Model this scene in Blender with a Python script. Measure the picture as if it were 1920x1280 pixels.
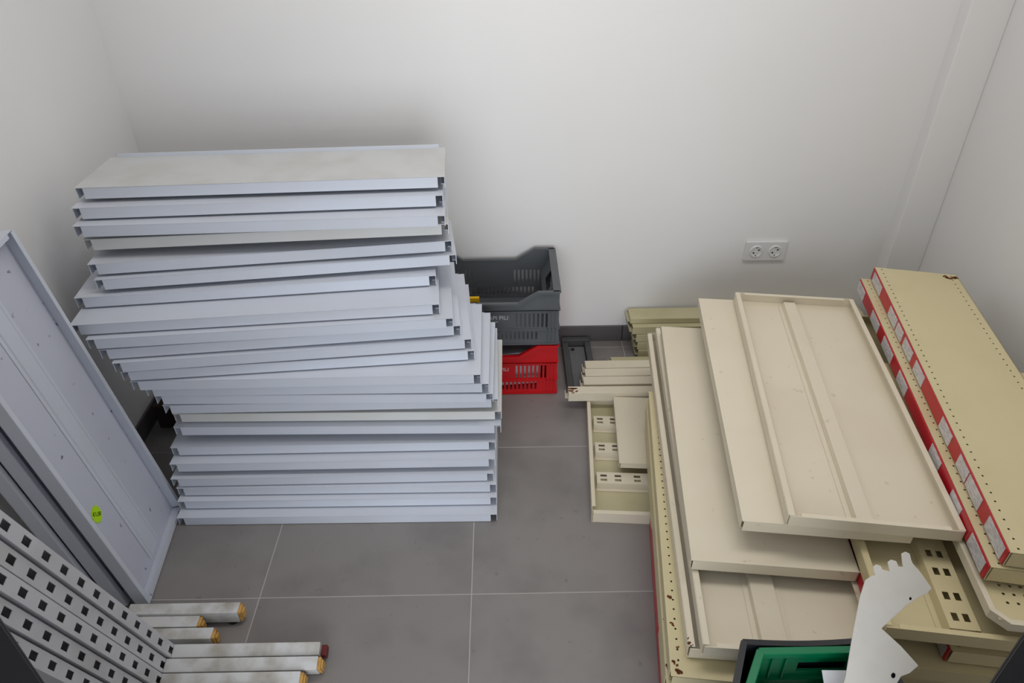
import bpy, math, random
from mathutils import Matrix, Vector
random.seed(7)
for o in list(bpy.data.objects): bpy.data.objects.remove(o, do_unlink=True)
SC = bpy.context.scene
COL = SC.collection

# ------------------------------------------------------------------ camera
F_PX, PITCH, ROLL, YAW, CAM_H = 1361.0, 0.6094, -0.0073, -0.0120, 1.7668
cy, sy, cp, sp = math.cos(YAW), math.sin(YAW), math.cos(PITCH), math.sin(PITCH)
fw = Vector((-sy*cp, cy*cp, -sp)); rt = Vector((cy, sy, 0)); up = rt.cross(fw)
cr, sr = math.cos(ROLL), math.sin(ROLL)
r2, u2 = rt*cr + up*sr, up*cr - rt*sr
cam = bpy.data.cameras.new('camera'); cam.sensor_width = 36.0; cam.lens = F_PX*36/1920
cam.clip_start = 0.02
co = bpy.data.objects.new('camera', cam); COL.objects.link(co)
co.matrix_world = Matrix(((r2.x, u2.x, -fw.x, 0), (r2.y, u2.y, -fw.y, 0), (r2.z, u2.z, -fw.z, CAM_H), (0, 0, 0, 1)))
SC.camera = co

# ------------------------------------------------------------------ light
SC.view_settings.view_transform = 'Standard'; SC.view_settings.look = 'None'
SC.view_settings.gamma = 1.0; SC.view_settings.use_curve_mapping = False
SC.view_settings.exposure = -0.12
W = bpy.data.worlds.new('world'); SC.world = W; W.use_nodes = True
W.node_tree.nodes['Background'].inputs[0].default_value = (0.80, 0.90, 1.0, 1)
W.node_tree.nodes['Background'].inputs[1].default_value = 0.6
def area(name, loc, aim, sx, sy_, power, col):
    l = bpy.data.lights.new(name, 'AREA'); l.shape = 'RECTANGLE'; l.size = sx; l.size_y = sy_
    l.energy = power; l.color = col
    o = bpy.data.objects.new(name, l); COL.objects.link(o); o.location = loc
    o.rotation_euler = (Vector(aim)-Vector(loc)).to_track_quat('-Z', 'Z').to_euler()
    return o
area('doorway_daylight', (0.05, -2.6, 1.30), (0.05, 2.0, 1.15), 2.5, 2.2, 92, (0.92, 0.96, 1.0))
area('ceiling_lamp_light', (0.32, 1.50, 2.62), (0.32, 1.50, 0), 2.0, 0.42, 17.5, (1.0, 0.97, 0.93))

# ------------------------------------------------------------------ materials
def lin(c):
    return tuple((v/12.92 if v <= .04045 else ((v+.055)/1.055)**2.4) for v in c)
MATS = {}
def mat(name, rgb, rough=0.5, spec=0.5, metal=0.0, dirt=None, dirt_amt=0.0, dirt_scale=6.0, bump=0.0, bump_scale=60, vary=0.0, speck=None, speck_amt=0.0):
    """painted / plastic surface with procedural colour variation; rgb in sRGB 0..1"""
    m = bpy.data.materials.new(name); m.use_nodes = True; nt = m.node_tree; N = nt.nodes; K = nt.links
    b = N['Principled BSDF']; b.inputs['Roughness'].default_value = rough
    b.inputs['Specular IOR Level'].default_value = spec; b.inputs['Metallic'].default_value = metal
    col = lin(rgb)+(1,)
    tc = N.new('ShaderNodeTexCoord'); oi = N.new('ShaderNodeObjectInfo')
    add = N.new('ShaderNodeVectorMath'); add.operation = 'ADD'
    K.new(tc.outputs['Object'], add.inputs[0])
    mul = N.new('ShaderNodeVectorMath'); mul.operation = 'SCALE'; mul.inputs['Scale'].default_value = 37.0
    comb = N.new('ShaderNodeCombineXYZ')
    for k in range(3): K.new(oi.outputs['Random'], comb.inputs[k])
    K.new(comb.outputs[0], mul.inputs[0]); K.new(mul.outputs[0], add.inputs[1])
    rgbn = N.new('ShaderNodeRGB'); rgbn.outputs[0].default_value = col; cur = rgbn.outputs[0]
    if vary:
        hv = N.new('ShaderNodeHueSaturation'); K.new(cur, hv.inputs['Color'])
        mp = N.new('ShaderNodeMapRange'); mp.inputs[3].default_value = 1-vary; mp.inputs[4].default_value = 1+vary*.4
        K.new(oi.outputs['Random'], mp.inputs[0]); K.new(mp.outputs[0], hv.inputs['Value']); cur = hv.outputs[0]
    def layer(cur, c2, amt, scale, lo, hi, detail=6):
        n = N.new('ShaderNodeTexNoise'); n.inputs['Scale'].default_value = scale; n.inputs['Detail'].default_value = detail
        K.new(add.outputs[0], n.inputs['Vector'])
        mp = N.new('ShaderNodeMapRange'); mp.inputs[1].default_value = lo; mp.inputs[2].default_value = hi
        mp.inputs[3].default_value = 0; mp.inputs[4].default_value = amt; K.new(n.outputs[0], mp.inputs[0])
        mx = N.new('ShaderNodeMix'); mx.data_type = 'RGBA'; K.new(mp.outputs[0], mx.inputs[0])
        K.new(cur, mx.inputs[6]); mx.inputs[7].default_value = lin(c2)+(1,)
        return mx.outputs[2]
    if dirt: cur = layer(cur, dirt, dirt_amt, dirt_scale, .45, .75)
    if speck: cur = layer(cur, speck, speck_amt, 38, .70, .76, 2)
    K.new(cur, b.inputs['Base Color'])
    if bump:
        n = N.new('ShaderNodeTexNoise'); n.inputs['Scale'].default_value = bump_scale; n.inputs['Detail'].default_value = 4
        K.new(add.outputs[0], n.inputs['Vector'])
        bp = N.new('ShaderNodeBump'); bp.inputs['Strength'].default_value = bump; bp.inputs['Distance'].default_value = .002
        K.new(n.outputs[0], bp.inputs['Height']); K.new(bp.outputs[0], b.inputs['Normal'])
    MATS[name] = m
    return m
M_wall = mat('wall_paint', (.935, .932, .93), .85, .2, dirt=(.91, .905, .90), dirt_amt=.5, dirt_scale=1.5, bump=.08, bump_scale=90)
M_ceil = mat('ceiling_paint', (.95, .95, .95), .9, .2)
M_tile = mat('floor_tile', (.548, .528, .52), .42, .4, dirt=(.44, .425, .42), dirt_amt=.7, dirt_scale=5, vary=.05, bump=.04, bump_scale=30, speck=(.36, .34, .34), speck_amt=.35)
M_grout = mat('grout', (.70, .69, .68), .9, .2)
M_skirt = mat('skirting_tile', (.40, .385, .39), .4, .4, dirt=(.34, .33, .33), dirt_amt=.6)
M_white = mat('white_paint', (.83, .850, .893), .42, .45, dirt=(.80, .80, .82), dirt_amt=.45, dirt_scale=5, vary=.05, bump=.03, bump_scale=25)
M_whitetop = mat('white_paint_dusty', (.80, .805, .81), .6, .3, dirt=(.73, .715, .68), dirt_amt=.6, dirt_scale=6, bump=.05, bump_scale=20)
M_whitespeck = mat('white_paint_specked', (.80, .81, .865), .45, .4, dirt=(.77, .775, .80), dirt_amt=.35, dirt_scale=4, speck=(.30, .28, .27), speck_amt=.8)
M_whiteyel = mat('white_paint_yellowed', (.86, .86, .855), .5, .4, dirt=(.81, .795, .74), dirt_amt=.5, dirt_scale=4)
M_bracket = mat('bracket_paint', (.83, .808, .772), .5, .4, dirt=(.77, .74, .69), dirt_amt=.5, dirt_scale=14)
M_post = mat('upright_paint', (.82, .82, .835), .45, .4, dirt=(.66, .65, .62), dirt_amt=.5, dirt_scale=7, vary=.04)
M_foot = mat('foot_paint_worn', (.83, .83, .83), .5, .4, dirt=(.58, .54, .46), dirt_amt=.9, dirt_scale=14)
M_cream = mat('cream_paint', (.90, .86, .775), .45, .4, dirt=(.85, .80, .70), dirt_amt=.5, dirt_scale=4, vary=.03, bump=.03, bump_scale=25, speck=(.66, .59, .47), speck_amt=.28)
M_creamy = mat('cream_paint_yellowed', (.85, .80, .64), .45, .4, dirt=(.80, .74, .56), dirt_amt=.5, dirt_scale=4, vary=.03)
M_rust = mat('rust', (.42, .24, .12), .8, .2, dirt=(.20, .12, .08), dirt_amt=.9, dirt_scale=60)
M_olive = mat('olive_cream_paint', (.80, .77, .63), .5, .4, dirt=(.72, .68, .50), dirt_amt=.6, dirt_scale=7)
M_red = mat('red_price_strip', (.76, .10, .17), .3, .5, dirt=(.68, .08, .14), dirt_amt=.5, dirt_scale=9)
M_redc = mat('red_plastic', (.78, .07, .10), .35, .5, dirt=(.66, .05, .08), dirt_amt=.4, dirt_scale=8)
M_greyc = mat('grey_plastic', (.36, .375, .39), .45, .45, dirt=(.31, .32, .33), dirt_amt=.5, dirt_scale=8)
M_green = mat('green_plastic', (.02, .47, .30), .32, .5, dirt=(.02, .40, .25), dirt_amt=.5, dirt_scale=9)
M_black = mat('black_plastic', (.13, .13, .15), .4, .45)
M_label = None
M_plug = mat('yellow_plug', (.80, .63, .36), .7, .2, dirt=(.52, .33, .15), dirt_amt=.9, dirt_scale=45)
M_frame = mat('door_frame_paint', (.10, .105, .13), .35, .5)
M_dgrey = mat('dark_grey_metal', (.30, .305, .31), .5, .45, dirt=(.22, .22, .22), dirt_amt=.5, dirt_scale=9)
M_mgrey = mat('mid_grey_metal', (.42, .425, .43), .5, .45, dirt=(.34, .34, .34), dirt_amt=.5, dirt_scale=9)
M_box = mat('dark_brown_card', (.20, .165, .155), .8, .2, dirt=(.13, .11, .10), dirt_amt=.5, dirt_scale=6)
M_paper = mat('paper', (.90, .90, .92), .8, .2)
M_plast = mat('white_plastic', (.90, .90, .89), .3, .5)
M_socket = mat('socket_plastic', (.90, .90, .90), .3, .5)
M_hole = mat('dark_void', (.05, .05, .06), .9, .1)
M_print = mat('white_print', (.74, .75, .77), .6, .3)
M_ink = mat('dark_ink', (.12, .14, .08), .7, .2)
M_neon = mat('neon_sticker', (.76, .95, .10), .6, .3)
M_yel = mat('yellow_card', (.95, .74, .10), .6, .3)
M_dred = mat('dark_red_plastic', (.40, .12, .12), .5, .4)

def label_material():
    m = bpy.data.materials.new('price_label_paper'); m.use_nodes = True; nt = m.node_tree; N = nt.nodes; K = nt.links
    b = N['Principled BSDF']; b.inputs['Roughness'].default_value = .5
    tc = N.new('ShaderNodeTexCoord'); mp = N.new('ShaderNodeMapping'); mp.inputs['Scale'].default_value = (70, 70, 330)
    K.new(tc.outputs['Object'], mp.inputs[0])
    n = N.new('ShaderNodeTexNoise'); n.inputs['Scale'].default_value = 1.0; n.inputs['Detail'].default_value = 3; K.new(mp.outputs[0], n.inputs['Vector'])
    r = N.new('ShaderNodeValToRGB'); K.new(n.outputs[0], r.inputs[0])
    r.color_ramp.elements[0].position = .42; r.color_ramp.elements[0].color = lin((.76, .745, .745))+(1,)
    r.color_ramp.elements[1].position = .56; r.color_ramp.elements[1].color = lin((.87, .855, .855))+(1,)
    K.new(r.outputs[0], b.inputs['Base Color'])
    return m
M_label = label_material()

# ------------------------------------------------------------------ mesh helpers
class MB:
    def __init__(s): s.v = []; s.f = []
    def add(s, vs, fs):
        k = len(s.v); s.v += [tuple(p) for p in vs]; s.f += [tuple(i+k for i in q) for q in fs]; return s
    def box(s, x0, x1, y0, y1, z0, z1):
        return s.add([(x0,y0,z0),(x1,y0,z0),(x1,y1,z0),(x0,y1,z0),(x0,y0,z1),(x1,y0,z1),(x1,y1,z1),(x0,y1,z1)],
                     [(3,2,1,0),(4,5,6,7),(0,1,5,4),(1,2,6,5),(2,3,7,6),(3,0,4,7)])
    def quad(s, a, b, c, d): return s.add([a,b,c,d], [(0,1,2,3)])
    def prism(s, pts, z0, z1, ax='z'):
        """outline pts (a,b) extruded along ax"""
        n = len(pts)
        def P(a, b, h): return {'z': (a,b,h), 'y': (a,h,b), 'x': (h,a,b)}[ax]
        vs = [P(a,b,z0) for a,b in pts]+[P(a,b,z1) for a,b in pts]
        return s.add(vs, [tuple(range(n))[::-1], tuple(range(n, 2*n))]+[(i,(i+1)%n,n+(i+1)%n,n+i) for i in range(n)])
    def plate(s, a0, a1, b0, b1, holes, mapf, t=None):
        """sheet in (a,b) with rectangular holes, mapped to 3d by mapf(a,b,d); with thickness t both faces and hole walls"""
        A = sorted({a0, a1, *[v for h in holes for v in h[:2] if a0 < v < a1]})
        B = sorted({b0, b1, *[v for h in holes for v in h[2:] if b0 < v < b1]})
        def solid(i, j):
            if i < 0 or j < 0 or i >= len(A)-1 or j >= len(B)-1: return False
            ca, cb = (A[i]+A[i+1])/2, (B[j]+B[j+1])/2
            return not any(h[0] < ca < h[1] and h[2] < cb < h[3] for h in holes)
        for i in range(len(A)-1):
            for j in range(len(B)-1):
                if not solid(i, j): continue
                x0, x1, y0, y1 = A[i], A[i+1], B[j], B[j+1]
                s.quad(mapf(x0,y0,0), mapf(x1,y0,0), mapf(x1,y1,0), mapf(x0,y1,0))
                if t:
                    s.quad(mapf(x0,y1,t), mapf(x1,y1,t), mapf(x1,y0,t), mapf(x0,y0,t))
                    for (di, dj, p, q) in ((-1,0,(x0,y1),(x0,y0)), (1,0,(x1,y0),(x1,y1)), (0,-1,(x0,y0),(x1,y0)), (0,1,(x1,y1),(x0,y1))):
                        if not solid(i+di, j+dj):
                            s.quad(mapf(*p,0), mapf(*p,t), mapf(*q,t), mapf(*q,0))
        return s
    def perf(s, x0, x1, y0, y1, z, nx, ny, r):
        """sheet with nx*ny round (octagonal) holes"""
        for i in range(nx):
            for j in range(ny):
                a0 = x0+(x1-x0)*i/nx; a1 = x0+(x1-x0)*(i+1)/nx; b0 = y0+(y1-y0)*j/ny; b1 = y0+(y1-y0)*(j+1)/ny
                ca, cb = (a0+a1)/2, (b0+b1)/2
                outer = [(a1,cb),(a1,b1),(ca,b1),(a0,b1),(a0,cb),(a0,b0),(ca,b0),(a1,b0)]
                inner = [(ca+r*math.cos(k*math.pi/4), cb+r*math.sin(k*math.pi/4)) for k in range(8)]
                vs = [(p[0],p[1],z) for p in outer]+[(p[0],p[1],z) for p in inner]
                s.add(vs, [(k,(k+1)%8,8+(k+1)%8,8+k) for k in range(8)])
        return s
    def tube(s, cx, cy_, z0, z1, r0, r1, n=20, cap=True):
        vs = [(cx+r0*math.cos(2*math.pi*k/n), cy_+r0*math.sin(2*math.pi*k/n), z0) for k in range(n)]
        vs += [(cx+r1*math.cos(2*math.pi*k/n), cy_+r1*math.sin(2*math.pi*k/n), z1) for k in range(n)]
        fs = [(k,(k+1)%n,n+(k+1)%n,n+k) for k in range(n)]
        if cap: fs += [tuple(range(n))[::-1], tuple(range(n, 2*n))]
        return s.add(vs, fs)
    def mesh(s, name, m):
        me = bpy.data.meshes.new(name); me.from_pydata(s.v, [], s.f); me.materials.append(m); me.update(); return me

def link(name, me, parent=None, M=None, bevel=0, solid=0, kind=None, label=None):
    o = bpy.data.objects.new(name, me); COL.objects.link(o)
    if parent is not None: o.parent = parent
    if M is not None: o.matrix_local = M
    if solid:
        md = o.modifiers.new('solid', 'SOLIDIFY'); md.thickness = solid; md.offset = 0
    if bevel:
        md = o.modifiers.new('bevel', 'BEVEL'); md.width = bevel; md.segments = 2; md.limit_method = 'ANGLE'
    if kind: o['kind'] = kind
    if label: o['label'] = label
    return o
def part(name, mb, m, parent=None, **k): return link(name, mb.mesh(name, m), parent, **k)
def tag(o, label, cat, group=None):
    o['label'] = label; o['category'] = cat
    if group: o['group'] = group
    return o
def thing(name, label, cat, M, group=None):
    o = bpy.data.objects.new(name, None); COL.objects.link(o); o.empty_display_size = .05
    o.matrix_world = M; return tag(o, label, cat, group)
def struct(o): o['kind'] = 'structure'; return o
def frame(org, x, z):
    x = Vector(x).normalized(); z = Vector(z).normalized(); y = z.cross(x).normalized(); z = x.cross(y)
    return Matrix(((x.x,y.x,z.x,org[0]),(x.y,y.y,z.y,org[1]),(x.z,y.z,z.z,org[2]),(0,0,0,1)))
def T(x, y, z): return Matrix.Translation((x, y, z))

# ------------------------------------------------------------------ the room
XL, XR, XP, YB, YP, YF, ZC = -1.2985, 1.632, 1.494, 2.534, 2.474, 0.50, 2.70
TX, TY, TS = -0.1047, 1.2811, 0.60
JL, JR = -0.583, 0.625                     # door opening
floor = struct(part('floor', MB().box(XL-.2, XR+.2, -3.2, YB+.2, -.06, -.0007), M_grout))
floor['label'] = 'grey tiled floor with pale grout lines'
xs = [TX+TS*k for k in range(-3, 5)]; ys = [TY+TS*k for k in range(-7, 4)]
g = .0014
for i in range(len(xs)-1):
    for j in range(len(ys)-1):
        x0, x1 = max(xs[i], XL-.01)+g, min(xs[i+1], XR+.01)-g
        y0, y1 = ys[j]+g, min(ys[j+1], YB+.01)-g
        if x1-x0 < .02 or y1-y0 < .02: continue
        part('tile', MB().box(x0, x1, y0, y1, -.012, 0), M_tile, floor, bevel=.0012)
wb = struct(part('wall_back', MB().box(XL-.1, XR+.1, YB, YB+.1, 0, ZC), M_wall))
pil = struct(part('trim_1', MB().box(XP, XR, YP, YB+.02, 0, ZC), M_wall, bevel=.004))
struct(part('wall_left', MB().box(XL-.1, XL, YF-.2, YB+.1, 0, ZC), M_wall))
struct(part('wall_right', MB().box(XR, XR+.1, YF-.2, YB+.1, 0, ZC), M_wall))
struct(part('ceiling', MB().box(XL-.1, XR+.1, YF-.16, YB+.1, ZC, ZC+.1), M_ceil))
fwall = MB().box(XL-.1, JL-.07, YF-.16, YF, 0, ZC).box(JR+.07, XR+.1, YF-.16, YF, 0, ZC).box(JL-.07, JR+.07, YF-.16, YF, 2.14, ZC)
struct(part('wall_front', fwall, M_wall))
# skirting tiles
def skirting(name, a0, a1, fixed, axis, sgn, joints):
    lo, hi = sorted((fixed, fixed+sgn*.006))
    root = struct(part(name, MB().box(a0, a1, lo, hi, 0, .073) if axis == 'x' else MB().box(lo, hi, a0, a1, 0, .073), M_hole))
    cuts = [a0]+[j for j in joints if a0 < j < a1]+[a1]
    for p, q in zip(cuts[:-1], cuts[1:]):
        if q-p < .01: continue
        lo, hi = sorted((fixed, fixed+sgn*.009))
        mb = MB().box(p+.0012, q-.0012, lo, hi, 0, .075) if axis == 'x' else MB().box(lo, hi, p+.0012, q-.0012, 0, .075)
        part('skirting_tile', mb, M_skirt, root, bevel=.001)
skirting('baseboard_back', XL, XP, YB, 'x', -1, xs)
skirting('baseboard_pillar', XP, XR, YP, 'x', -1, xs)
skirting('baseboard_left', YF, YB, XL, 'y', 1, ys)
skirting('baseboard_right', YF, YP, XR, 'y', -1, ys)
# dark doorway the picture is taken from
dr = bpy.data.objects.new('door_1', None); COL.objects.link(dr); struct(dr); dr['label'] = 'dark painted door frame'
for s, xj in ((-1, JL), (1, JR)):
    a, b = sorted((xj, xj+s*.07))
    part('door_jamb', MB().box(a, b, YF-.17, YF+.012, 0, 2.14), M_frame, dr, bevel=.006)
    a, b = sorted((xj+s*.001, xj+s*.10))
    part('door_casing', MB().box(a if s > 0 else a, b, YF, YF+.014, 0, 2.20), M_frame, dr, bevel=.004)
part('door_header', MB().box(JL-.07, JR+.07, YF-.17, YF+.012, 2.07, 2.14), M_frame, dr, bevel=.006)
# ceiling lamp
cl = thing('ceiling_lamp', 'long white ceiling batten lamp above the room', 'lamp', T(.32, 1.50, ZC))
part('housing', MB().box(-1.03, 1.03, -.23, .23, -.045, 0), M_plast, cl, bevel=.004)

# ------------------------------------------------------------------ generic shelf
CACHE = {}
def shelf(name, label, cat, M, L=1.0, D=.39, TH=.034, mt=None, notch=.02, lip=None, back_up=0.0, ribs=(), perf=0, strip=None, labels=(), group=None, mdeck=None, end_in=0.0, ribmat=None, rounded=.0012):
    """sheet metal shelf, local x = length, y = depth from the front lip, z = 0 at its underside, TH at its deck"""
    mt = mt or M_white; mdeck = mdeck or mt; lip = lip or TH
    root = thing(name, label, cat, M, group)
    key = (L, D, TH, mt.name, mdeck.name, notch, lip, back_up, perf)
    h = L/2
    if key not in CACHE:
        d = MB()
        if perf:
            n = int(L/.026)
            d.perf(-h, h, .012, .026, TH, n, 1, .0026); d.perf(-h, h, D-.030, D-.016, TH, n, 1, .0026)
            for y0, y1 in ((0, .012), (.026, D-.030), (D-.016, D)): d.quad((-h,y0,TH),(h,y0,TH),(h,y1,TH),(-h,y1,TH))
        else:
            d.box(-h, h, 0, D, TH-.0018, TH)
        fl = MB().box(-h+notch, h-notch, 0, .002, TH-lip, TH-.0002).box(-h+notch, h-notch, .002, .016, TH-lip, TH-lip+.002)
        e = MB().box(-.0018, 0, .004, D-.004, .001, TH-.002).box(-.012, -.0018, .03, D-.03, .001, .0028)
        e2 = MB().box(0, .0018, .004, D-.004, .001, TH-.002).box(.0018, .012, .03, D-.03, .001, .0028)
        b = MB().box(-h+notch, h-notch, D-.002, D, 0.001, TH+back_up).box(-h+notch, h-notch, D-.014, D-.002, .001, .0028)
        CACHE[key] = (d.mesh('deck', mdeck), fl.mesh('front_lip', mt), e.mesh('end_flange', mt), e2.mesh('end_flange', mt), b.mesh('back_flange', mt))
    dm, fm, em, em2, bm = CACHE[key]
    link('deck', dm, root); lp = link('front_lip', fm, root, bevel=rounded)
    link('end_flange', em, root, M=T(h, 0, 0)); link('end_flange', em2, root, M=T(-h, 0, 0))
    link('back_flange', bm, root)
    for (yc, w, hh, slots) in ribs:          # hat channels under the deck
        rb = MB(); z1 = TH-.002; z0 = z1-hh; a = h-.022
        holes = []
        for (sx, sl, sw, gap) in slots:
            holes += [(sx-sl/2, sx+sl/2, yc-gap/2-sw, yc-gap/2), (sx-sl/2, sx+sl/2, yc+gap/2, yc+gap/2+sw)]
        rb.plate(-a, a, yc-w/2, yc+w/2, holes, lambda p, q, d: (p, q, z0+d), .0014)
        for sg in (-1, 1):
            y = yc+sg*w/2; y2 = yc+sg*(w/2+.004)
            rb.quad((-a, y, z0), (a, y, z0), (a, y2, z1), (-a, y2, z1))
            y3 = y2+sg*.012
            rb.quad((-a, y2, z1-.001), (a, y2, z1-.001), (a, y3, z1-.001), (-a, y3, z1-.001))
        part('rib', rb, ribmat or mt, root)
    if strip:
        x0, x1 = strip
        st = part('price_strip', MB().box(x0, x1, -.0035, -.0002, TH-lip+.001, TH-.001), M_red, root, bevel=.0006)
        for (a, b) in labels:
            part('price_label', MB().box(a, b, -.0048, -.0034, TH-lip+.003, TH-.005), M_label, st)
    return root

ORD = ['topmost', 'second', 'third', 'fourth', 'fifth', 'sixth', 'seventh', 'eighth', 'ninth', 'tenth', 'eleventh', 'twelfth', 'thirteenth', 'fourteenth', 'fifteenth', 'sixteenth', 'seventeenth', 'eighteenth', 'nineteenth', 'twentieth', 'twenty-first', 'twenty-second', 'twenty-third']
# ------------------------------------------------------------------ the tall white stack
STACK = [(-.6566,1.8816,.9946,2.91),(-.6624,1.8494,.9520,3.35),(-.6563,1.8079,.9145,2.31),(-.6506,1.8340,.8691,4.11),(-.6423,1.8196,.8123,6.67),(-.6305,1.8066,.7728,7.02),
 (-.6910,1.7776,.7270,5.81),(-.6781,1.6904,.6890,4.86),(-.6407,1.6756,.6515,4.80),(-.6215,1.6869,.6140,5.67),(-.5911,1.6743,.5765,5.47),(-.5842,1.6765,.5390,4.63),
 (-.5679,1.6455,.5015,.55),(-.5455,1.6568,.4640,-.2),(-.5342,1.6648,.4236,-.76),(-.5205,1.6755,.3861,.43),(-.5106,1.6861,.3364,-.59),(-.5127,1.6668,.2989,-.74),
 (-.5311,1.6542,.2355,.28),(-.5323,1.6203,.1975,.11),(-.5382,1.6087,.1465,.24),(-.5301,1.6020,.1090,-.31),(-.5293,1.5826,.0715,-.17),(-.5294,1.5478,.0340,-.32)]
for i, (x, y, z, yaw) in enumerate(STACK):
    a = math.radians(yaw); th = .034
    M = T(x, y, z-th) @ Matrix.Rotation(a, 4, 'Z')
    if i < 6: M = T(x, y, z) @ Matrix.Rotation(a, 4, 'Z') @ Matrix.Rotation(math.radians(-2.0), 4, 'X') @ T(0, 0, -th)
    D = .25 if i < 6 else .38
    if i == 0: lab = 'topmost white metal shelf of the tall stack, its dusty deck fully in view'
    elif i == 23: lab = 'lowest white metal shelf of the tall stack, lying on the grey floor'
    else: lab = 'white metal shelf, %s from the top of the tall white stack' % ORD[i]
    if i == 16: lab = 'white metal shelf with yellowed left end, seventeenth from the top of the stack'
    shelf('metal_shelf', lab, 'shelf', M, L=.995, D=D, TH=th, mt=M_whiteyel if i in (3, 16) else M_white, mdeck=M_whitetop if i == 0 else None,
          notch=.02, lip=.0325, back_up=.011 if i == 0 else .0025, group='white metal shelves in the tall stack')

# ------------------------------------------------------------------ white shelves leaning on the left wall
BL, PU, PV, PN = Vector((-1.005, 1.262, .004)), Vector((-.1027, .9947, 0)), Vector((-.143, -.0148, .9896)), Vector((.9844, .1016, .1438))
def leaning(off, name, label, mdeck, shift=0.0, rib=True):
    org = BL + PV*.5 + Vector((-off, 0, 0)) + PU*shift
    # rim faces the viewer, deck towards the wall
    return shelf(name, label, 'shelf', frame(org, PV, -PN), L=1.0, D=.37, TH=.034, mt=M_white, mdeck=mdeck, notch=.004,
                 ribs=((.19, .05, .0035, ()),) if rib else (), group='white shelves leaning on the left wall')
p1 = leaning(0, 'leaning_shelf', 'white metal shelf with a yellow-green sticker leaning beside the tall stack', M_whitespeck)
leaning(.058, 'leaning_shelf', 'white metal shelf leaning between the stickered shelf and the left wall', None, -.004, False)
leaning(.100, 'leaning_shelf', 'white metal shelf leaning flat against the left wall behind two others', None, -.02, False)
# star sticker (local x = up the shelf, y = across, underside of deck faces the viewer)
sx, sy_ = .302-.5, .078
pts = []
for k in range(36):
    r = (.0255 if k % 2 else .0205); t = 2*math.pi*k/36
    pts.append((sx+1.05*r*math.cos(t), sy_+.95*r*math.sin(t)))
stk = tag(link('price_sticker', MB().prism(pts, .0310, .0318).mesh('price_sticker', M_neon), None, M=p1.matrix_world.copy()),
          'yellow-green starburst price sticker on the leaning white shelf', 'sticker')
def text_mesh(name, body, size, m, extrude=.0003):
    cu = bpy.data.curves.new(name, 'FONT'); cu.body = body; cu.size = size; cu.extrude = extrude; cu.align_x = 'CENTER'; cu.align_y = 'CENTER'
    o = bpy.data.objects.new(name, cu); COL.objects.link(o)
    dg = bpy.context.evaluated_depsgraph_get(); dg.update()
    me = bpy.data.meshes.new_from_object(o.evaluated_get(dg)); bpy.data.objects.remove(o, do_unlink=True)
    me.materials.clear(); me.materials.append(m); return me
tm = text_mesh('price_text', '€1,50', .0155, M_ink)
# text seen from -z side of the deck: x axis across (+y), y axis up (+x)
link('price_text', tm, stk, M=Matrix(((-.666,.746,0,sx),(.746,.666,0,sy_),(0,0,-1,.0306),(0,0,0,1))))

# ------------------------------------------------------------------ perforated uprights on the left
LEAN = .300
def upright(x, y, label, foot_len, first, plug=True, foot_mat=None):
    Ln = (y-.555)/math.sin(LEAN)
    M = T(x, y, .006) @ Matrix.Rotation(LEAN, 4, 'X')
    root = thing('shelf_upright', label, 'upright', M, 'perforated shelving uprights by the left wall')
    w, dep = .0165, .058
    holes = []; k = 0
    while first+k*.07 < Ln-.03:
        zc = first+k*.07; holes.append((-.0078, .0078, zc-.0135, zc+.0135)); k += 1
    mb = MB().plate(-w, w, 0, Ln, holes, lambda a, b, d: (-d, a, b), .0018)
    mb.box(-dep, -.0018, -w, -w+.0018, 0, Ln).box(-dep, -.0018, w-.0018, w, 0, Ln).box(-dep, -dep+.0018, -w+.0018, w-.0018, 0, Ln)
    part('post', mb, M_post, root, bevel=.0012)
    part('foot', MB().box(0.0005, foot_len, -w, w, .001, .046), foot_mat or M_foot, root, bevel=.0015)
    if plug:
        part('end_plug', MB().box(foot_len, foot_len+.008, -w+.002, w-.002, .003, .043).box(foot_len+.008, foot_len+.012, -w+.006, w-.006, .008, .036), M_plug, root, bevel=.001)
    else:
        part('end_plug', MB().box(foot_len, foot_len+.014, -w+.004, w-.002, .002, .026), M_dred, root, bevel=.001)
    return root
upright(-.867, 1.104, 'perforated white upright farthest from the door, its long foot ending in dark red', .378, .055, False)
upright(-.873, 1.064, 'second perforated white upright, its long foot ending in a yellow plug', .386, .055)
upright(-.868, 1.024, 'third perforated white upright, its foot along the bottom picture edge', .345, .055)
upright(-.875, .984, 'fourth perforated white upright, second nearest to the door frame', .30, .055)
upright(-.880, .944, 'perforated white upright nearest to the dark door frame', .30, .055)
def bar(x0, x1, y, label, z0=.004, hgt=.043, pad=False, yaw=0.0):
    M = T(x1, y, 0) @ Matrix.Rotation(yaw, 4, 'Z')
    r = thing('white_bar', label, 'metal bar', M, 'worn white bars on the floor')
    part('tube', MB().box(x0-x1, 0, -.0165, .0165, z0, z0+hgt), M_foot, r, bevel=.0015)
    part('end_plug', MB().box(0, .008, -.0145, .0145, z0+.002, z0+hgt-.002).box(.008, .013, -.009, .009, z0+.008, z0+hgt-.01), M_plug, r, bevel=.001)
    if pad: part('rubber_pad', MB().tube(-.025, 0, 0, z0, .016, .014, 14), M_black, r)
bar(-1.03, -.732, 1.213, 'worn white bar with flaking paint, longest of the three under the uprights', z0=.012, pad=True)
bar(-1.00, -.832, 1.179, 'short white bar with brown end tucked beside the longest bar')
bar(-.985, -.783, 1.1425, 'white bar with a broken orange end next to the first upright')

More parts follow.
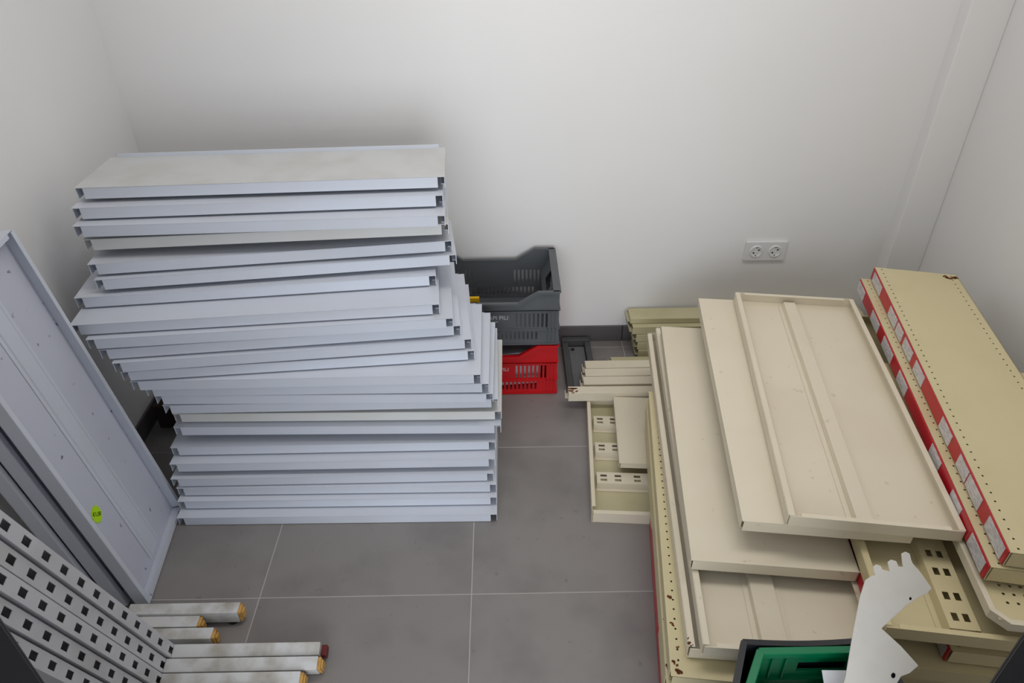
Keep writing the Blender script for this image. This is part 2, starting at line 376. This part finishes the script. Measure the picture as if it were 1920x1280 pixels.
# ------------------------------------------------------------------ dark box in the corner behind the stack
db = thing('cardboard_box', 'dark brown box in the shadow between the white stack and left wall', 'box', T(-1.16, 2.10, 0))
part('body', MB().box(-.10, .10, -.09, .13, .0, .10), M_box, db, bevel=.003)
part('lid_flap', MB().box(-.10, .10, -.095, .02, .101, .106), M_box, db, bevel=.001)

# ------------------------------------------------------------------ crates by the back wall
def crate(name, label, m, M, Wd=.50, Dp=.325, H=.235, low=.185, print_line=True):
    root = thing(name, label, 'crate', M)
    t = .006; h = Wd/2
    bs = MB().plate(-h+.01, h-.01, .008, Dp-.008, [], lambda a, b, d: (a, b, .004+d), .006)
    part('base', bs, m, root)
    prof = [(-h, low-.012), (h, low-.012), (h, H), (h-.075, H), (h-.145, low), (-h+.145, low), (-h+.075, H), (-h, H)]
    slots = []
    for i in range(13): slots.append((h-.158+.0155*i-.06, h-.150+.0155*i-.06, .075, .135) if i >= 4 and i < 12 else (9, 9.1, 9, 9.1))
    for i in range(8): slots.append((-h+.06+.0155*i, -h+.068+.0155*i, .075, .135))
    for i in range(22): slots.append((-.16+.0155*i, -.152+.0155*i, .022, .058))
    slots = [s for s in slots if s[0] < 1]
    for nm, y0, sg in (('front_wall', 0, 1), ('back_wall', Dp, -1)):
        mb = MB().plate(-h, h, 0, low-.012, slots, lambda a, b, d: (a, y0+sg*d, b), t)
        mb.prism(prof, min(y0, y0+sg*t), max(y0, y0+sg*t), 'y')
        wl = part(nm, mb, m, root)
        rb = MB()
        yo = (y0-.004*sg)
        lo, hi = sorted((yo, y0))
        for zz in (.0, .064, .143): rb.box(-h, h, lo, hi, zz+.002, zz+.008)
        rb.box(-h+.002, h-.002, lo, hi, low-.030, low-.026)
        top = [(-h, H-.006), (-h+.073, H-.006), (-h+.143, low-.006), (h-.143, low-.006), (h-.073, H-.006), (h, H-.006), (h, H+.002), (h-.076, H+.002), (h-.147, low+.002), (-h+.147, low+.002), (-h+.076, H+.002), (-h, H+.002)]
        lo2, hi2 = sorted((y0-.007*sg, y0+.007*sg))
        rb.prism(top, lo2, hi2, 'y')
        for i in range(7): 
            xx = h-.012-.0135*i if i < 3 else -h+.012+.0135*(i-3); rb.box(xx-.0012, xx+.0012, lo, hi, .01, low-.03)
        part('wall_ribs', rb, m, wl)
    for sg in (-1, 1):
        x0 = sg*h
        mb = MB().plate(t, Dp-t, 0, H, [(Dp/2-.055, Dp/2+.055, H-.085, H-.045)]+[(.04+.02*i, .052+.02*i, .03, .11) for i in range(12)], lambda a, b, d: (x0-sg*(d+.036*(1-b/H)), a, b), t)
        wl = part('end_wall', mb, m, root)
        lo, hi = sorted((x0+sg*.005, x0-sg*.022))
        rb = MB().plate(lo, hi, 0.0, Dp, [], lambda a, b, d: (a, b, H-.004+d), .006)
        lo, hi = sorted((x0, x0+sg*.005))
        for zz in (.0, .064, .143): rb.box(lo, hi, 0, Dp, zz+.002, zz+.008)
        part('end_rim', rb, m, wl, bevel=.002)
        gp = MB().plate(t, Dp-t, 0, 1, [(Dp/2-.05, Dp/2+.05, .30, .72)], lambda a, b, d: (x0-sg*(.004+.048*b), a, H-.004-.085*b-d), .004)
        part('hand_grip', gp, m, wl)
    if print_line:
        tm = text_mesh('crate_text', 'MAPI PILI', .0225, M_print, .0004)
        link('printed_text', tm, root, M=T(.024, -.0006, .118) @ Matrix.Rotation(math.pi/2, 4, 'X'))
        ln = MB()
        for k in range(9): ln.box(-.022+.0062*k, -.0178+.0062*k+.0012*(k % 2), -.0009, -.0002, .1005, .1030)
        part('printed_line', ln, M_print, root)
    return root
crate('plastic_crate', 'red plastic crate on the floor under the grey crate', M_redc, T(-.055, 2.178, 0), H=.226, low=.178)
crate('plastic_crate', 'dark grey plastic crate stacked on top of the red crate', M_greyc, T(-.055, 2.178, .231), H=.224, low=.178)
ps = part('paper_sheet', MB().box(-.075, .055, -.012, .09, 0, .0015), M_paper)
ps.matrix_world = T(.045, 2.205, .176) @ Matrix.Rotation(-.12, 4, 'Y') @ Matrix.Rotation(-.35, 4, 'X'); tag(ps, 'white paper sheet showing above the low rim of the red crate', 'paper')
pr = part('paper_block', MB().box(-.10, .10, -.07, .07, 0, .10), M_paper, bevel=.002); pr.matrix_world = T(.03, 2.29, .012) @ Matrix.Rotation(.1, 4, 'Z')
tag(pr, 'pale block of papers behind the slots of the red crate', 'paper')
yb = part('yellow_card', MB().box(-.05, .012, -.006, .006, 0, .115).box(-.05, .012, -.012, -.006, .10, .115), M_yel, bevel=.001)
yb.matrix_world = T(-.105, 2.30, .243) @ Matrix.Rotation(-.1, 4, 'X'); tag(yb, 'small yellow card sticking up inside the grey crate', 'card')

# wall socket
sk = thing('wall_socket', 'white double power socket on the back wall', 'socket', T(1.029, YB, .419))
part('plate', MB().box(-.082, .082, -.010, 0, -.043, .043), M_socket, sk, bevel=.004)
for sx_ in (-.037, .037):
    n = 24
    ring = MB()
    for k in range(n):
        a0, a1 = 2*math.pi*k/n, 2*math.pi*(k+1)/n
        P = lambda r, a, y: (sx_+r*math.cos(a), y, r*math.sin(a))
        ring.quad(P(.027, a0, -.0105), P(.027, a1, -.0105), P(.024, a1, -.0135), P(.024, a0, -.0135))
        ring.quad(P(.024, a0, -.0135), P(.024, a1, -.0135), P(.0205, a1, -.0135), P(.0205, a0, -.0135))
        ring.quad(P(.0205, a0, -.0135), P(.0205, a1, -.0135), P(.019, a1, -.0103), P(.019, a0, -.0103))
    rg = part('outlet', ring, M_socket, sk)
    ct = MB()
    for (dx, dz) in ((-.0095, -.006), (.0095, .006)):
        vs = [(sx_+dx+.0034*math.cos(2*math.pi*k/10), -.0106, dz+.0034*math.sin(2*math.pi*k/10)) for k in range(10)]
        ct.add(vs, [tuple(range(10))])
    ct.box(sx_-.002, sx_+.002, -.0125, -.0104, .0165, .0195).box(sx_-.002, sx_+.002, -.0125, -.0104, -.0195, -.0165)
    part('contact', ct, M_hole, rg)

# ------------------------------------------------------------------ cream pile on the right
def dirv(x0, y0, x1, y1): return Vector((x1-x0, y1-y0, 0)).normalized()
def up_shelf(label, x, y, d, ztop, L, D, TH=.040, name='metal_shelf', roll=0.0, **k):
    """face up, lip on the left; (x,y) = near left corner, d = direction away from the camera along the lip"""
    yv = Vector((d.y, -d.x, 0)); c = Vector((x, y, 0))+d*(L/2)
    M = frame((c.x, c.y, ztop), -d, (0, 0, 1)) @ Matrix.Rotation(roll, 4, 'X') @ T(0, 0, -TH)
    return shelf(name, label, 'shelf', M, L=L, D=D, TH=TH, **k)
def tray(label, x, y, d, zrim, L, D, TH=.034, name='metal_shelf', **k):
    """upside down: rim and ribs face up"""
    c = Vector((x, y, zrim))+d*(L/2)
    return shelf(name, label, 'shelf', frame(c, d, (0, 0, -1)), L=L, D=D, TH=TH, **k)
GC = 'cream metal shelves in the pile on the right'
CR = dict(mt=M_cream, group=GC); CY = dict(mt=M_creamy, group=GC)
dA = dirv(.352, .886, .470, 1.858)
# shelves under the big trays, lips to the left
up_shelf('short cream shelf on the floor with a red strip at the pile\'s left foot', .372, .93, dA, .046, .57, .38, TH=.042, strip=(-.3, .25), **CY)
up_shelf('cream shelf third below the double-rimmed trays at the pile\'s left edge', .362, .905, dA, .110, 1.0, .39, TH=.042, strip=(-.02, .30), **CY)
up_shelf('cream shelf second below the double-rimmed trays at the pile\'s left edge', .357, .900, dA, .156, 1.0, .39, TH=.042, **CY)
a2 = up_shelf('cream shelf with rust spots, second perforated edge at the pile\'s left side', .352, .893, dA, .2015, 1.0, .39, TH=.042, perf=1, **CY)
a1 = up_shelf('cream shelf with a perforated left edge right under the double-rimmed trays', .355, .883, dA, .247, 1.0, .39, TH=.042, perf=1, **CY)
def rust_marks(root, spots, z):
    mb = MB()
    for (x, y, r) in spots:
        for k in range(5):
            a = random.random()*6.28; cx, cy2 = x+random.uniform(-r, r), y+random.uniform(-r, r); q = r*random.uniform(.3, .8)
            mb.add([(cx+q*math.cos(a+1.047*i)*random.uniform(.6, 1.3), cy2+q*math.sin(a+1.047*i), z+.0003+.0001*k) for i in range(6)], [tuple(range(6))])
    part('rust_patch', mb, M_rust, root, kind='stuff', label='brown rust spots')
rust_marks(a1, ((.30, .010, .006), (.37, .012, .004), (.43, .020, .003), (.468, .012, .005), (.486, .018, .006)), .042)
rust_marks(a2, ((.34, .008, .004), (.46, .010, .006)), .042)
dT = dirv(.421, .907, .543, 2.181)
tb = tray('lower of two upturned cream trays under the plain shelf, its rim showing left', .398, .925, dT, .2835, 1.25, .385, ribs=((.19, .05, .018, ()),), notch=.006, **CR)
rust_marks(tb, ((-.615, .006, .005), (-.60, .004, .003)), -.0008)
tray('upper upturned cream tray with a central rib under the plain shelf', .421, .907, dT, .319, 1.25, .385, ribs=((.165, .055, .012, ()),), notch=.006, **CR)
d6 = dirv(.435, 1.107, .547, 2.10)
up_shelf('plain cream shelf lying face up left of the ribbed tray', .435, 1.107, d6, .3555, 1.0, .387, TH=.034, notch=.004, rounded=.003, **CR)
# stack right of it
dB = dirv(.791, .896, .832, 1.165)
zt = [.040, .086, .132, .178, .224]
offs = [.80, .815, .80, .79, .805]
for k in range(5):
    up_shelf('cream shelf, %s from the floor in the right-hand lower stack' % ['first', 'second', 'third', 'fourth', 'fifth'][k], offs[k]+.02*k*0, .905-.006*(k % 2), dB, zt[k], 1.25, .40, TH=.040, perf=1, **CY)
up_shelf('cream shelf with plain front under the red-labelled one', .797, .890, dB, .270, 1.25, .40, TH=.040, **CY)
up_shelf('cream shelf with a white label and red edge below the slotted tray', .955, .888, dB, .317, 1.25, .40, TH=.042, perf=1, strip=(.2, .624), labels=((.560, .615),), **CY)
up_shelf('cream shelf whose dark red strip shows between plain shelf and slotted tray', .803, .93, dB, .361, 1.25, .40, TH=.040, strip=(-.6, .6), **CY)
sl = tuple((xx, .020, .011, .009) for xx in (-.30, -.18, -.06, .06, .18, .30, .42))
SLOT = tuple((-.625+.035+v, .020, .013, .010) for v in (.017, .070, .135, .186, .30, .352, .417, .468, .582, .634, .70, .75, .865, .915, .98, 1.03, 1.13))
tray('upturned cream tray with slotted central channel at the lower right', .789, .893, dB, .401, 1.25, .39, TH=.036, ribs=((.170, .062, .024, SLOT),), notch=.006, **CY)
# plain and ribbed shelves on top
d8b = dirv(.551, 1.145, .673, 2.138); d8 = dirv(.645, 1.126, .788, 2.115)
up_shelf('cream shelf showing as a plain band left of the topmost ribbed tray', .551, 1.145, d8b, .446, 1.0, .39, TH=.034, notch=.01, rounded=.002, **CR)
tray('topmost upturned cream tray with two raised ribs and a rim', .645, 1.126, d8, .4835, 1.0, .386, TH=.034, ribs=((.178, .036, .016, ()),), notch=.003, **CR)
# pegboard panel
pg = thing('pegboard_panel', 'cream perforated panel at the lower right under the red-strip shelves', 'panel', frame((.990, .867, .426), (dB.y, -dB.x, 0), (0, 0, 1)))
pm = MB(); PW, PL = .48, .90
pm.perf(.035, PW-.02, .045, PL-.04, .018, 20, 37, .0034)
for (a0, a1, b0, b1) in ((.012, .035, .012, PL), (PW-.02, PW, .012, PL), (.035, PW-.02, .012, .045), (.035, PW-.02, PL-.04, PL)):
    pm.quad((a0, b0, .018), (a1, b0, .018), (a1, b1, .018), (a0, b1, .018))
part('perforated_sheet', pm, M_creamy, pg)
part('rim', MB().prism([(0, .03), (.012, .034), (.012, PL), (0, PL)], 0, .0225).prism([(0, .03), (.03, 0), (PW, 0), (PW, .012), (.034, .012), (.012, .034)], 0, .0222), M_cream, pg)
# two red-strip shelves
dS1 = dirv(.99, .93, 1.217, 2.165); dS2 = dirv(1.023, .936, 1.26, 2.164)
L1 = [.007,.091,.202,.294,.354,.461,.534,.621,.853,.928,1.016,1.082,1.151,1.235]
L2 = [.026,.133,.249,.336,.345,.409,.429,.515,.549,.635,.801,.881,.943,1.008,1.013,1.098,1.144,1.237]
pair = lambda l: tuple((l[i]*.976-.61, l[i+1]*.976-.61) for i in range(0, len(l), 2))
up_shelf('cream shelf with red price strip, left of the two along the right wall', 1.0125, .96, dS1, .503, 1.22, .30, TH=.042, perf=1, strip=(-.608, .608), labels=pair(L1), notch=.0, roll=-.025, **CY)
s2 = up_shelf('cream shelf with red price strip and wide bare deck nearest the right wall', 1.0375, .962, dS2, .547, 1.22, .262, TH=.042, perf=1, strip=(-.608, .608), labels=pair(L2), notch=.0, roll=-.026, **CY)
rust = MB()
for k in range(26):
    a, r_ = random.random()*6.28, .002+.004*random.random(); cx_, cy2 = -.597+random.random()*.018, .262-.004-random.random()*.045
    rust.add([(cx_+r_*math.cos(q*1.047+a)*(1+.6*random.random()), cy2+r_*math.sin(q*1.047+a), .0424+.0001*(k % 4)) for q in range(6)], [tuple(range(6))])
part('rust_patch', rust, M_rust, s2, kind='stuff', label='brown rust patch on the corner')

# ribbed base panel and rails on the floor
dX = Vector((1, 0, 0)); 
def floor_panel():
    # rim plane z = .042, local x along world +x ... ribs run along x
    yaw = math.atan2(.305-.263, 2.123-1.537)
    xv = Vector((math.cos(yaw), -math.sin(yaw), 0)).normalized()
    c = Vector((.263, 1.537, .042))+xv*.275
    # flipped shelf: z = -Z, x = -xv so that y = z cross x points away from the camera
    M = frame(c, xv*1.0, (0, 0, -1))
    # y = (0,0,-1) x (1,0,0) = (0,-1,0) -> shift origin to the far edge
    yv = Vector((0, 0, -1)).cross(xv)
    M = frame(c - yv*.575, xv, (0, 0, -1))
    def yy(w): return .575-(w-1.537)
    sls = tuple((-.275+s, .021, .010, .009) for s in (.045, .092, .155, .203, .266, .314, .377, .425, .488))
    ribs = tuple((yy(w), .050, .022, sls) for w in (1.993, 1.852, 1.708))
    return shelf('base_panel', 'upturned cream panel on the floor with three slotted channels', 'panel', M, L=.55, D=.575, TH=.042, mt=M_cream, mdeck=M_olive, notch=.004, ribs=ribs, ribmat=M_cream)
floor_panel()
dP = dirv(.37, 1.726, .398, 2.103)
up_shelf('smooth greyish cream plate lying on the slotted floor panel', .372, 1.728, dP, .066, .345, .30, TH=.022, name='metal_plate', notch=.004, mt=M_cream, rounded=.004)

def rail(label, x0, x1, y0, y1, z0, z1, m=M_cream, rust_end=False, yaw=0.0, group='cream rails on the floor'):
    M = T(x0, y0, z0) @ Matrix.Rotation(yaw, 4, 'Z')
    r = thing('metal_rail', label, 'rail', M, group); L = x1-x0; w = y1-y0; h = z1-z0; t = .0018
    mb = MB().box(0, L, 0, t, 0, h).box(0, L, w-t, w, 0, h).box(0, L, t, w-t, h-t, h)
    mb.box(0, L, t, .014, 0, t).box(0, L, w-.014, w-t, 0, t)
    part('channel', mb, m, r, bevel=.0012)
    part('end_tab', MB().box(-.012, 0.004, .006, w-.006, h*.25, h*.25+.002).box(-.012, -.0102, .006, w-.006, h*.25, h*.7), m, r)
    if rust_end:
        rm = MB()
        for k in range(14):
            cx_, cy2, rr = .004+random.random()*.03, random.random()*w*.9, .002+.005*random.random()
            rm.add([(cx_+rr*math.cos(q*1.047)*(1+random.random()*.5), cy2+rr*.7*math.sin(q*1.047), h+.0003+.0001*(k % 3)) for q in range(6)], [tuple(range(6))])
        part('rust_patch', rm, M_rust, r, kind='stuff', label='rusty end of the rail')
    return r
rail('cream rail farthest back of the three side by side on the floor', .312, .62, 2.239, 2.286, .036, .074)
rail('cream rail in the middle of the three side by side on the floor', .306, .62, 2.190, 2.236, .036, .073)
rail('cream rail nearest of the three side by side on the floor', .295, .62, 2.138, 2.187, .036, .072)
rail('cream rail with a rusty end reaching towards the red crate', .232, .60, 2.076, 2.116, .044, .082, rust_end=True, yaw=-.01)
rail('thin olive rail on the floor in front of the wall stack', .430, .60, 2.352, 2.385, 0, .018, m=M_olive)
lay = [('lowest', .545, 2.405, 2.515, 0, .034), ('second', .54, 2.410, 2.512, .036, .070), ('third', .532, 2.412, 2.515, .072, .106), ('fourth', .515, 2.415, 2.520, .108, .142), ('topmost', .507, 2.440, 2.522, .144, .165)]
for nm, x0, y0, y1, z0, z1 in lay:
    rail('%s olive-cream channel in the stack along the back wall' % nm, x0, x0+.95, y0, y1, z0, z1, m=M_olive, group='olive channels along the back wall')
# dark grey frame on the floor
gf = thing('grey_rack', 'dark grey metal rack lying flat between the red crate and cream rails', 'rack', T(.296, 2.345, 0))
part('side_bar', MB().box(-.058, -.032, -.17, .16, 0, .022).box(-.058, -.052, -.17, .16, .022, .032), M_dgrey, gf, bevel=.0015)
part('side_bar', MB().box(.036, .060, -.12, .165, 0, .026), M_dgrey, gf, bevel=.0015)
part('cross_bar', MB().box(-.058, .060, .140, .165, .004, .034), M_dgrey, gf, bevel=.0015)
part('inner_plate', MB().box(-.030, .034, -.15, .125, 0, .010), M_mgrey, gf, bevel=.001)
part('bolt', MB().tube(-.015, .105, .010, .016, .008, .007, 10), M_black, gf)

# ------------------------------------------------------------------ green and black crates at the front
def open_crate(name, label, m, x0, x1, yb, depth, H, flare, z0=0.0, t=.006, rimw=.014, sag=0.0, handle=False, ribs=False):
    root = thing(name, label, 'crate', T(x0, yb, z0))
    W_ = x1-x0
    # plan corners at the rim (local): back left, back right, front right, front left
    C = [(0, 0), (W_, 0), (W_+.02, -depth), (-flare, -depth)]
    ctr = (W_/2, -depth/2)
    def inset(p, k): return (p[0]+(ctr[0]-p[0])*k, p[1]+(ctr[1]-p[1])*k)
    nm = ['back_wall', 'end_wall', 'front_wall', 'end_wall']
    bot = [inset(p, .10) for p in C]
    fl = MB(); fl.add([(p[0], p[1], .003) for p in bot]+[(p[0], p[1], .009) for p in bot], [(3,2,1,0),(4,5,6,7),(0,1,5,4),(1,2,6,5),(2,3,7,6),(3,0,4,7)])
    part('base', fl, m, root)
    for k in range(4):
        A, B = Vector(C[k]+(H,)), Vector(C[(k+1) % 4]+(H,)); a, b = Vector(bot[k]+(.003,)), Vector(bot[(k+1) % 4]+(.003,))
        nrm = (B-A).cross(A-a).normalized()
        if nrm.dot(Vector(ctr+(H/2,))-A) < 0: nrm = -nrm
        Lg = (B-A).length
        holes = []
        if k == 0 and handle: holes = [(.38, .84, .85, .92)]
        def mp(s, r, d):
            p = a.lerp(b, s).lerp(A.lerp(B, s), r); p.z -= sag*math.sin(math.pi*s)*r if k == 0 else 0
            return tuple(p+nrm*d)
        mb = MB(); 
        if sag:
            for i in range(12): mb.plate(i/12, (i+1)/12, 0, 1, [], mp, t)
        else: mb.plate(0, 1, 0, 1, holes, mp, t)
        wl = part(nm[k], mb, m, root)
        rb = MB(); n = 12 if sag else 1
        for i in range(n):
            s0, s1 = i/n, (i+1)/n
            q = [mp(s0, 1, -.004), mp(s1, 1, -.004), mp(s1, 1, rimw), mp(s0, 1, rimw)]
            rb.add([(p[0], p[1], p[2]-.012) for p in q]+[(p[0], p[1], p[2]+.004) for p in q], [(3,2,1,0),(4,5,6,7),(0,1,5,4),(1,2,6,5),(2,3,7,6),(3,0,4,7)])
        part('rim', rb, m, wl, bevel=0 if sag else .002)
        if ribs:
            sp_ = MB()
            for i in range(1, 8):
                s = i/8
                q = [mp(s-.008, .05, t), mp(s+.008, .05, t), mp(s+.008, .97, t), mp(s-.008, .97, t), mp(s-.008, .05, t+.006), mp(s+.008, .05, t+.006), mp(s+.008, .97, t+.006), mp(s-.008, .97, t+.006)]
                if not (k == 0 and handle and .33 < s < .88): sp_.add(q, [(0,1,2,3),(7,6,5,4),(0,4,5,1),(1,5,6,2),(2,6,7,3),(3,7,4,0)])
            for r in (.80,):
                q = [mp(0, r-.012, t), mp(1, r-.012, t), mp(1, r+.012, t), mp(0, r+.012, t), mp(0, r-.012, t+.008), mp(1, r-.012, t+.008), mp(1, r+.012, t+.008), mp(0, r+.012, t+.008)]
                sp_.add(q, [(0,1,2,3),(7,6,5,4),(0,4,5,1),(1,5,6,2),(2,6,7,3),(3,7,4,0)])
            part('wall_ribs', sp_, m, wl)
    return root
open_crate('plastic_crate', 'black plastic crate around the green crate at the bottom edge', M_black, .460, .722, .826, .21, .462, .095, sag=.010, rimw=.008)
open_crate('plastic_crate', 'green plastic crate holding the white bracket at the bottom edge', M_green, .487, .706, .810, .176, .428, .105, z0=.030, handle=True, ribs=True, rimw=.012)
# contents
BP = [(-.0406,.0513),(-.0333,.0618),(-.026,.068),(-.0307,.0749),(-.0336,.0826),(-.0292,.0887),(-.0204,.0888),(-.0159,.0829),(-.0036,.0844),(-.0076,.0927),(-.0114,.1),(-.0064,.1074),(.0032,.1078),(.0093,.0992),(.0166,.101),(.0116,.1132),(.0078,.1248),(.0139,.1315),(.0219,.1302),(.0274,.1193),(.0318,.1134),(.05,.1011),(.073,.0801),(.0677,.0673),(.0556,.055),(.0401,.0326),(.0095,-.0263),(.0499,-.0455),(.081,-.0648),(.0856,-.0681),(.0753,-.0873),(.0631,-.099),(.0563,-.1252),(.045,-.20),(.02,-.285),(-.035,-.285),(-.030,-.20),(-.0279,-.1415),(-.0371,-.048),(-.0415,.0158)]
KB = .93
BP = [(a*KB, b*KB) for a, b in BP]
bx_, by_, bn_ = Vector((.8805,-.4741,0)), Vector((.3186,.5917,.7405)), Vector((-.3511,-.652,.6721))
br = thing('shelf_bracket', 'white sheet metal bracket with three hooks standing in the green crate', 'bracket', frame((.734*KB, .8574*KB, CAM_H-(CAM_H-.50)*KB), bx_, bn_))
part('bracket_plate', MB().prism(BP, -.004, 0), M_bracket, br, bevel=.0008)
hb = MB()
for (hx, hy, r_) in ((.0463, -.0956, .0035), (.0401, .0445, .002)):
    hb.add([(hx+r_*math.cos(2*math.pi*k/12), hy+1.4*r_*math.sin(2*math.pi*k/12), .0003) for k in range(12)], [tuple(range(12))])
part('bolt_hole', hb, M_hole, br)
pp = part('paper_sheet', MB().box(-.055, .055, -.10, .04, 0, .0006), M_paper); pp.matrix_world = frame((.655, .735, .430), (.98, -.10, .12), (-.2, -.45, .85))
tag(pp, 'white paper sheet lying against the bracket in the green crate', 'paper')
pt = thing('plastic_pot', 'round white plastic pot inside the green crate', 'pot', T(.577, .750, .040))
part('pot_body', MB().tube(0, 0, 0, .27, .036, .045, 28), M_plast, pt, bevel=.003)
part('pot_lid', MB().tube(0, 0, .271, .285, .048, .047, 28), M_plast, pt, bevel=.003)
